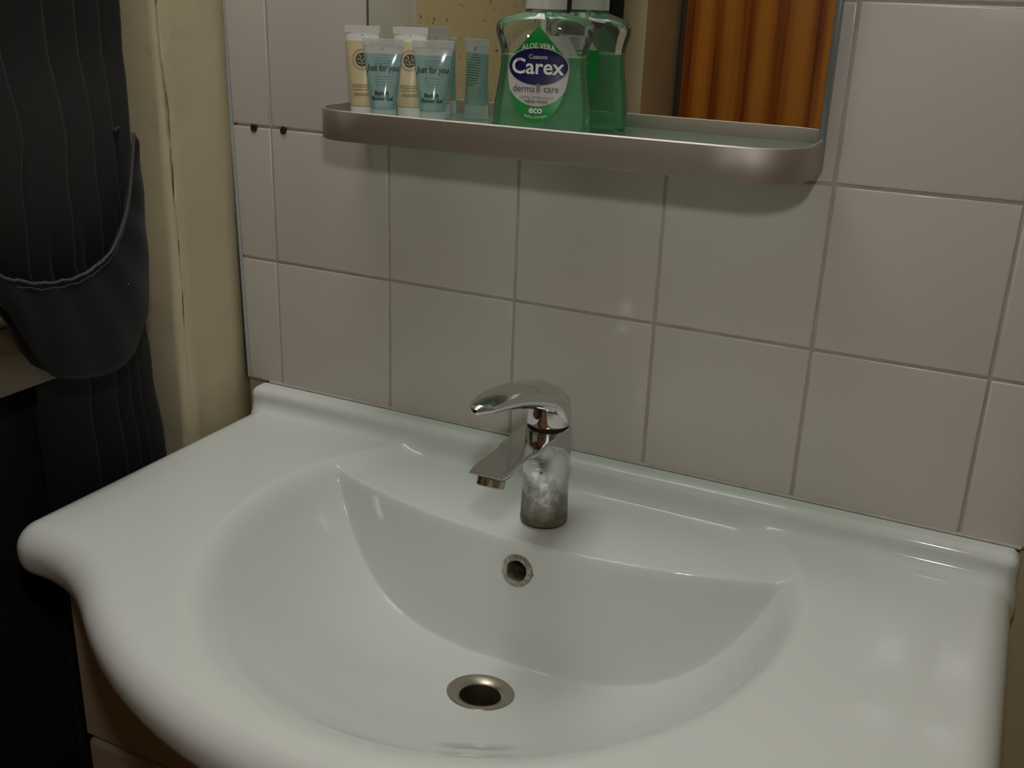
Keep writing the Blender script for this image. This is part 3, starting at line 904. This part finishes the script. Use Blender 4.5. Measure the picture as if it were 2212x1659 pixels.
pts, fc = ring_poly(LX, LY, .0258, .0152); decal('label_oval', pts, fc, fmap(.0007), M_navy, bot, .004)
def btext(body, size, cy, material, name='lettering', arc=0.0, sx=1.0, cx=0.0, spacing=1.0, offset=0.0, off=.0009, mp=None):
    pts, fc = text_geo(body, size, spacing=spacing, offset=offset)
    xs = [p[0] for p in pts]; ys = [p[1] for p in pts]
    mx, my = (min(xs) + max(xs)) / 2, (min(ys) + max(ys)) / 2
    out = []
    for x, y in pts:
        x = (x - mx) * sx; y = y - my
        out.append((LX + cx + x, cy + y + arc * x * x))
    return decal(name, out, fc, (mp or fmap)(off), material, bot)
btext('ALOE VERA', .0060, .0792, M_white, arc=-9, sx=.94, offset=.00008)
btext('Cussons', .0052, .0702, M_white, sx=.92)
btext('Carex', .0178, .0622, M_white, sx=1.02, offset=.0003, arc=0)
btext('derma', .0083, .0438, M_ink, cx=-.0114, sx=.92)
btext('care', .0083, .0432, M_ink, cx=.0126, sx=.92)
pts, fc = ring_poly(LX + .0012, .0434, .0019, .0026, 20); decal('label_drop', [(x, y + (.0022 if y > .0455 else 0)) for x, y in pts], fc, fmap(.0009), M_grayprint, bot)
btext('caring antibacterial', .0043, .0366, M_grayprint, sx=.92)
btext('HAND WASH', .0032, .0332, M_ink, sx=1.05, offset=.00006)
btext('eco', .0082, .0256, M_white, offset=.0002)
btext('REFILL SYSTEM', .0027, .0202, M_white, arc=14, sx=1.1)
# ---- back label (seen in the mirror)
def drop2(v):
    w = drop_w(v, .98); return (-w, w)
pts, fc = poly_grid(drop2, .0152, LY, 24, 20); decal('back_label', pts, fc, bmap(.0003), M_silver, bot)
pts, fc = poly_grid(lambda v: (-.0262 + .012 * max(0, (v - .072) / .018), .0262 - .012 * max(0, (v - .072) / .018)), LY - .0005, .086, 14, 20); decal('back_label', pts, fc, bmap(.0003), M_silver, bot)
pts, fc = poly_grid(lambda v: (-drop_w(min(v, LY)), drop_w(min(v, LY))), .0350, .0735, 20, 20); decal('back_label_green', pts, fc, bmap(.00045), M_green, bot)
for (u0, u1, v) in ((-.016, .016, .0705), (-.018, .004, .0655), (-.018, .006, .0630), (-.018, .002, .0605), (-.017, .017, .0545), (-.017, .012, .0445), (-.017, .014, .0425), (-.016, .013, .0405), (-.016, .006, .0385)):
    pts, fc = poly_grid(lambda q, u0=u0, u1=u1: (u0, u1), v - .0005, v + .0005, 1, 14); decal('print_line', pts, fc, bmap(.0006), M_white, bot)
pts, fc = ring_poly(.0125, .0625, .0042, .0042, 24); decal('print_roundel', pts, fc, bmap(.0006), M_white, bot)
pts, fc = poly_grid(lambda q: (-.015, .013), .0478, .0515, 2, 14); decal('print_pill', pts, fc, bmap(.0006), M_white, bot)
for v in (.0325, .0308, .0291, .0274, .0257, .0240):
    w = drop_w(v) - .005
    pts, fc = poly_grid(lambda q, w=w: (-w, w), v - .0004, v + .0004, 1, 14); decal('print_line', pts, fc, bmap(.0006), M_grayprint, bot)
for v in (.083, .0805, .078, .0758):
    pts, fc = poly_grid(lambda q: (-.008, .008), v - .0004, v + .0004, 1, 8); decal('print_line', pts, fc, bmap(.0006), M_grayprint, bot)

# ------------------------------------------------------------------ toiletry tubes
def tube_shape(zc, zt, rb, wt, tt=.0009):
    def sec(z):
        t = min(1, max(0, (z - zc) / (zt - zc)))
        e = t * t * (3 - 2 * t) * .35 + t * .65
        return rb + (wt - rb) * t, rb + (tt - rb) * (e ** 1.15)
    return sec
def tube_loft(sec, z0, z1, nz=22, seg=48, cap0=False, cap1=False, off=0.0):
    verts = []; faces = []
    for k in range(nz + 1):
        z = z0 + (z1 - z0) * k / nz; a, b = sec(z)
        for i in range(seg):
            t = 2 * PI * i / seg
            verts.append(((a + off) * math.cos(t), (b + off) * math.sin(t), z))
    for k in range(nz):
        for i in range(seg):
            j = (i + 1) % seg; faces.append((k * seg + i, k * seg + j, (k + 1) * seg + j, (k + 1) * seg + i))
    if cap0: faces.append(tuple(reversed(range(seg))))
    if cap1: faces.append(tuple(nz * seg + i for i in range(seg)))
    return verts, faces
def tmap(sec, off, back=False):
    def f(u, z):
        a, b = sec(z); a += off; b += off
        y = b * math.sqrt(max(0, 1 - min(1, abs(u) / a) ** 2))
        return (u, y if back else -y, z)
    return f
def crimp(parent, w, z0, z1, m, t=.0009, ribs=True):
    nr = 44; verts = []; faces = []
    for z in (z0, z0 + .0008, z1 - .0004, z1):
        for side in (-1, 1):
            for i in range(nr + 1):
                x = -w + 2 * w * i / nr
                d = t + (.00028 if (ribs and i % 2 and z0 < z < z1) else 0)
                verts.append((x, side * d, z))
    R = nr + 1
    for k in range(3):
        a, b = k * 2 * R, (k + 1) * 2 * R
        for i in range(nr):
            faces.append((a + i, a + i + 1, b + i + 1, b + i))
            faces.append((a + R + i + 1, a + R + i, b + R + i, b + R + i + 1))
        faces.append((a + R, a, b, b + R)); faces.append((a + nr, a + R + nr, b + R + nr, b + nr))
    for i in range(nr): faces.append((6 * R + i, 6 * R + i + 1, 7 * R + i + 1, 7 * R + i))
    return mesh_obj('crimp', verts, faces, m, parent)
def blue_tube(label, x, y, rz, shift=0.0):
    t = tag(empty('shower_gel_tube', (x, y, ZG), math.radians(rz)), label, 'tube', 'blue toiletry tubes on the shelf')
    sec = tube_shape(.0150, .0705, .0122, .0186)
    v, f = tube_loft(sec, .0150, .0640, cap0=True, cap1=True); mesh_obj('gel_fill', v, f, M_gel, t, True, sharp=60)
    v, f = tube_loft(sec, .0641, .0705, 6); mesh_obj('clear_top', v, f, M_cleartube, t, True, sharp=60)
    crimp(t, .0190, .0704, .0772, M_cleartube)
    lathe('cap', [(.0118, .0002), (.0122, .0010), (.0117, .0145), (.0108, .0149), (0, .0149)], M_frostcap, t, 40)
    def tx(body, size, cz, m=M_ink, shear=0.0, sx=1.0, offset=0.0, cx=0):
        pts, fc = text_geo(body, size, shear=shear, offset=offset)
        xs = [p[0] for p in pts]; ys = [p[1] for p in pts]; mx = (min(xs) + max(xs)) / 2; my = (min(ys) + max(ys)) / 2
        decal('lettering', [((px - mx) * sx + cx + shift, cz + py - my) for px, py in pts], fc, tmap(sec, .0003), m, t)
    tx('Just for you', .0078, .0508, shear=.12, sx=.80, offset=.00016)
    tx('Bath &', .0050, .0292, offset=.00016)
    tx('Shower Gel', .0050, .0244, offset=.00016, sx=.82)
    tx('I', .0032, .0682, M_grayprint)
    for k in range(8):
        z = .0600 - k * .0021 if k < 4 else .0440 - (k - 4) * .0024
        w = (.0055, .0085, .0075, .0088, .0070, .0065, .0072, .0050)[k]
        if z < .0535 and z > .0475: continue
        pts, fc = poly_grid(lambda q, w=w: (-w, w), z - .0002, z + .0002, 1, 8); decal('print_line', pts, fc, tmap(sec, .0002), mat('teal_ink', (.07, .20, .21), rough=.5), t)
    for k in range(13):          # small print on the back
        z = .0620 - k * .0024; w = (.004, .007, .009, .010, .009, .0105, .010, .0095, .0105, .009, .008, .009, .006)[k]
        pts, fc = poly_grid(lambda q, w=w: (-w, w), z - .0003, z + .0003, 1, 8); decal('print_line', pts, fc, tmap(sec, .0003, True), M_ink, t)
    pts = [(-.0035, .0655), (-.0022, .0655), (.0010, .0700), (-.0003, .0700)]
    decal('print_stroke', pts, [(0, 1, 2, 3)], tmap(sec, .0004, True), M_ink, t)
    return t
def cream_tube(label, x, y, rz):
    t = tag(empty('lotion_tube', (x, y, ZG), math.radians(rz)), label, 'tube', 'beige toiletry tubes on the shelf')
    sec = tube_shape(.0150, .0810, .0124, .0162)
    v, f = tube_loft(sec, .0150, .0735, cap0=True); mesh_obj('tube_body', v, f, M_creamtube, t, True, sharp=60)
    v, f = tube_loft(sec, .0736, .0810, 6); mesh_obj('white_shoulder', v, f, M_whitep, t, True, sharp=60)
    crimp(t, .0166, .0809, .0875, M_whitep, ribs=False)
    lathe('cap', [(.0118, .0002), (.0124, .0010), (.0124, .0142), (.0112, .0149), (0, .0149)], M_whitep, t, 40)
    cz = .0572
    for (ra, rb_, m, nm) in ((.0093, .0089, M_inkbrown, 'emblem_ring'), (.0078, .0075, M_inkgold, 'emblem_ring')):
        n = 48; pts = [(ra * math.cos(2 * PI * i / n), cz + ra * math.sin(2 * PI * i / n)) for i in range(n)] + [(rb_ * math.cos(2 * PI * i / n), cz + rb_ * math.sin(2 * PI * i / n)) for i in range(n)]
        decal(nm, pts, [(i, (i + 1) % n, n + (i + 1) % n, n + i) for i in range(n)], tmap(sec, .0003), m, t)
    pts, fc = ring_poly(0, cz, .0060, .0060, 36); decal('emblem_disc', pts, fc, tmap(sec, .0003), M_inkbrown, t, .003)
    for bx, bz, a, L in ((0, -.0050, .05, .0042), (-.0002, -.0022, -.55, .0040), (.0006, -.0016, .50, .0046), (-.0010, .0006, -.15, .0042), (.0012, .0004, .95, .0036), (-.0022, .0002, -1.0, .0028),
                         (.0008, -.0038, 1.15, .0042), (-.0008, -.0040, -1.1, .0042), (.0030, -.0012, .35, .0030), (-.0034, -.0014, -.30, .0030), (.0016, .0026, .15, .0026), (-.0020, .0026, -.50, .0022), (.0030, -.0036, .70, .0018), (-.0030, -.0036, -.60, .0018)):
        wv = .00030; dx, dz = math.sin(a), math.cos(a); bz = cz + bz   # pale branching strokes
        pts = [(bx - wv * dz * .6, bz + wv * dx * .6), (bx + dx * L * .5 - wv * 1.2 * dz, bz + dz * L * .5 + wv * 1.2 * dx), (bx + dx * L, bz + dz * L), (bx + dx * L * .5 + wv * 1.2 * dz, bz + dz * L * .5 - wv * 1.2 * dx), (bx + wv * dz * .6, bz - wv * dx * .6)]
        decal('emblem_stroke', pts, [(0, 1, 2, 3, 4)], tmap(sec, .0006), mat('emblem_pale', (.50, .45, .36), rough=.5), t)
    for z, w in ((.0345, .009), (.0325, .0095), (.0300, .0085), (.0265, .0080), (.0252, .0075)):
        n = 8
        pts, fc = poly_grid(lambda q, w=w: (-w, w), z - .0004, z + .0004, 1, n); decal('print_line', pts, fc, tmap(sec, .0003), M_inkgold, t)
    pts, fc = poly_grid(lambda q: (-.0005, .0005), .0790, .0800, 1, 1); decal('print_dot', pts, fc, tmap(sec, .0003), M_grayprint, t)
    pts = [(-.0035, .0745), (-.0024, .0745), (.0010, .0785), (-.0001, .0785)]
    decal('print_stroke', pts, [(0, 1, 2, 3)], tmap(sec, .0004, True), M_grayprint, t)
    for k in range(9):
        z = .068 - k * .0026
        pts, fc = poly_grid(lambda q: (-.009, .009), z - .0003, z + .0003, 1, 8); decal('print_line', pts, fc, tmap(sec, .0003, True), M_inkgold, t)
    return t
cream_tube('beige lotion tube with white cap, behind the blue tube nearest the shelf end', -.2290, -.0610, 24)
blue_tube('blue shower gel tube standing between the two beige tubes', -.2005, -.0700, 24)
cream_tube('beige lotion tube with white cap, standing between the two blue tubes', -.1905, -.0375, 24)
blue_tube('blue shower gel tube standing closest to the green soap bottle', -.1555, -.0555, 24)

# ------------------------------------------------------------------ curtains
def curtain(name, label, yr, yl, xbase, folds, gather, z_lo, z_hi, nz=90, nu=220, seed=0):
    """yr(z), yl(z): the two borders; folds: list of (position s, depth)"""
    root = tag(empty(name, (-.43, (yr(1.3) + yl(1.3)) / 2, z_hi)), label, 'curtain')
    verts = []; faces = []
    for k in range(nz + 1):
        z = z_lo + (z_hi - z_lo) * k / nz
        a, b = yr(z), yl(z)
        for i in range(nu + 1):
            s = i / nu
            y = a + (b - a) * s
            verts.append(((xbase(z) if callable(xbase) else xbase) + folds(s, z), y, z))
    R = nu + 1
    for k in range(nz):
        for i in range(nu):
            q = k * R + i; faces.append((q, q + 1, q + R + 1, q + R))
    o = mesh_obj('curtain_cloth', verts, faces, M_curtain, None, True)
    md = o.modifiers.new('thickness', 'SOLIDIFY'); md.thickness = 0.0016; md.offset = 0
    o.parent = root; o.matrix_parent_inverse = Matrix.Translation(root.location).inverted()
    return root
YR = [(0.0, -.118), (.84, -.1275), (.914, -.139), (.96, -.155), (.997, -.1756), (1.06, -.180), (1.12, -.178), (1.18, -.163), (1.24, -.1365), (1.3, -.127), (2.03, -.118)]
YLt = [(0.0, -.295), (.85, -.281), (.95, -.287), (.974, -.305), (1.03, -.330), (1.08, -.352), (1.14, -.345), (1.20, -.320), (1.3, -.312), (2.03, -.312)]
edges_up = [0.0, .18, .35, .54, .80, 1.0]
edges_lo = [0.0, .23, .34, .47, .68, 1.0]
def pleat(s, edges):
    for i in range(len(edges) - 1):
        if edges[i] <= s <= edges[i + 1] + 1e-9:
            t = (s - edges[i]) / (edges[i + 1] - edges[i])
            return t, i
    return 1.0, len(edges) - 2
XBt = [(0, -.453), (.90, -.453), (.955, -.438), (1.0, -.418), (1.10, -.415), (1.17, -.428), (1.26, -.462), (1.32, -.466), (2.03, -.466)]
def folds_main(s, z):
    thin = 1.0 - .45 * min(1, max(0, (z - 1.12) / .14))
    up = min(1, max(0, (z - 1.0) / .12))
    def prof(edges, amp):
        t, i = pleat(s, edges)
        # each pleat rolls out and tucks under its neighbour
        return amp * (1 - math.exp(-t / .05)) * (1.0 - t) ** .75
    bulge = .020 * math.sin(PI * min(1, max(0, s))) ** .7
    return -.012 * thin + (bulge + prof(edges_up, .016) * up) * thin + prof(edges_lo, .011) * (1 - up)
cur = curtain('curtain', 'charcoal curtain gathered by a tieback beside the window, next to the tiled wall', lambda z: spline(YR, z), lambda z: spline(YLt, z), lambda z: spline(XBt, z), folds_main, None, 0.03, 2.03)

# tieback: a broad sash round the gathered cloth, rising to a hook at the wall
tb = tag(empty('curtain_tieback', (-.40, -.26, 1.02)), 'dark grey cloth tieback with corded edge round the gathered curtain', 'tieback')
inv_tb = Matrix.Translation(tb.location).inverted()
TOP = [(-.372, 1.100), (-.3596, 1.0855), (-.3426, 1.0765), (-.322, 1.0710), (-.300, 1.0700), (-.256, 1.0822), (-.2235, 1.1194), (-.205, 1.166), (-.198, 1.185)]
BTM = [(-.372, 1.075), (-.352, 1.050), (-.338, 1.010), (-.3245, .987), (-.305, .9790), (-.265, .9725), (-.232, .982), (-.205, 1.012), (-.186, 1.060), (-.183, 1.12), (-.188, 1.170)]
def arc_table(tab, n):
    t = [i / (len(tab) - 1) for i in range(len(tab))]
    d = [0.0]
    for p, q in zip(tab, tab[1:]): d.append(d[-1] + math.hypot(p[0] - q[0], p[1] - q[1]))
    d = [x / d[-1] for x in d]
    return [(spline(list(zip(d, [p[0] for p in tab])), i / n), spline(list(zip(d, [p[1] for p in tab])), i / n)) for i in range(n + 1)]
NT = 80
tp, bt = arc_table(TOP, NT), arc_table(BTM, NT)
def tie_x(y, z):
    c = (y + .272) / .098
    return -.4205 + .041 * math.sqrt(max(0.0, 1 - min(1, abs(c)) ** 2.2))
verts = []; faces = []; NV = 14
for i in range(NT + 1):
    for j in range(NV + 1):
        t = j / NV
        y = bt[i][0] + (tp[i][0] - bt[i][0]) * t; z = bt[i][1] + (tp[i][1] - bt[i][1]) * t
        x = tie_x(y, z) + .003 * math.sin(PI * t) + .0009 * math.sin(i * .55 + t * 3)
        verts.append((x, y, z))
for i in range(NT):
    for j in range(NV):
        q = i * (NV + 1) + j; faces.append((q, q + NV + 1, q + NV + 2, q + 1))
o = mesh_obj('sash', verts, faces, M_tieback, None, True)
md = o.modifiers.new('thickness', 'SOLIDIFY'); md.thickness = .0025; md.offset = 0
o.parent = tb; o.matrix_parent_inverse = inv_tb
def tube_along(name, pts, r, m, seg=8):
    verts = []; faces = []
    for i, p in enumerate(pts):
        p = Vector(p); a = Vector(pts[max(0, i - 1)]); b = Vector(pts[min(len(pts) - 1, i + 1)])
        d = (b - a).normalized(); u = d.cross(Vector((1, 0, 0))).normalized(); w = d.cross(u)
        for k in range(seg):
            t = 2 * PI * k / seg; verts.append(p + (u * math.cos(t) + w * math.sin(t)) * r)
    for i in range(len(pts) - 1):
        for k in range(seg):
            j = (k + 1) % seg; faces.append((i * seg + k, i * seg + j, (i + 1) * seg + j, (i + 1) * seg + k))
    return mesh_obj(name, verts, faces, m, None, True)
for dz, r in ((0.0, .0013), (-.0050, .0007)):
    pp = []
    for i in range(NT + 1):
        wbl = .0006 * math.sin(i * 1.1 + dz * 500) + .0004 * math.sin(i * 2.7)
        y, z = tp[i][0] + wbl * .5, tp[i][1] + dz + wbl
        pp.append((tie_x(y, z) + .0022, y, z))
    o = tube_along('corded_edge', pp, r, M_piping); o.parent = tb; o.matrix_parent_inverse = inv_tb
# loop to the wall hook and a speck of lint
o = tube_along('loop_cord', [(-.416, -.1975, 1.184), (-.430, -.178, 1.186), (-.462, -.150, 1.178), (-.492, -.118, 1.168)], .0014, M_tieback); o.parent = tb; o.matrix_parent_inverse = inv_tb
bm = bmesh.new(); bmesh.ops.create_icosphere(bm, subdivisions=1, radius=.0011); bmesh.ops.scale(bm, vec=(.5, .8, 1.4), verts=bm.verts)
bmesh.ops.translate(bm, vec=(tie_x(-.2345, 1.0519) + .0045, -.2345, 1.0519), verts=bm.verts)
o = bm_obj('lint', bm, mat('lint', (.4, .4, .4), rough=.9), None, True); o.parent = tb; o.matrix_parent_inverse = inv_tb
# hook
hk = tag(lathe('tieback_hook', [(0, 0), (.006, 0), (.006, .002), (.0022, .003), (.0022, .012), (.004, .013), (.004, .0155), (0, .016)], M_steel, None, 20, (-.496, -.1045, 1.165), (0, -1, 0)), 'small metal hook on the window reveal behind the curtain', 'hook')

# second curtain, at the far side of the window (seen in the mirror)
def folds_far(s, z): return .016 * math.sin(s * 2 * PI * 4.5) + .006 * math.sin(s * 2 * PI * 2 + z)
curtain('curtain', 'charcoal curtain reflected dark in the mirror, on the far side of the window', lambda z: -.98 - .01 * math.sin(z * 2), lambda z: -1.265, -.465, folds_far, None, 1.02, 2.03, nz=30, nu=140)
rail = tag(empty('curtain_rail', (-.466, -.7, 2.04)), 'white curtain rail inside the head of the window recess', 'curtain rail')
o = box('rail', -.474, -.458, YW1 + .01, YW0 - .01, 2.031, 2.046, M_whitep, None, .003); o.parent = rail; o.matrix_parent_inverse = Matrix.Translation(rail.location).inverted()
for yy in (-1.3, -.7, -.16):
    o = box('rail_bracket', -.472, -.460, yy - .012, yy + .012, 2.0462, 2.0499, M_whitep, None, .001); o.parent = rail; o.matrix_parent_inverse = Matrix.Translation(rail.location).inverted()
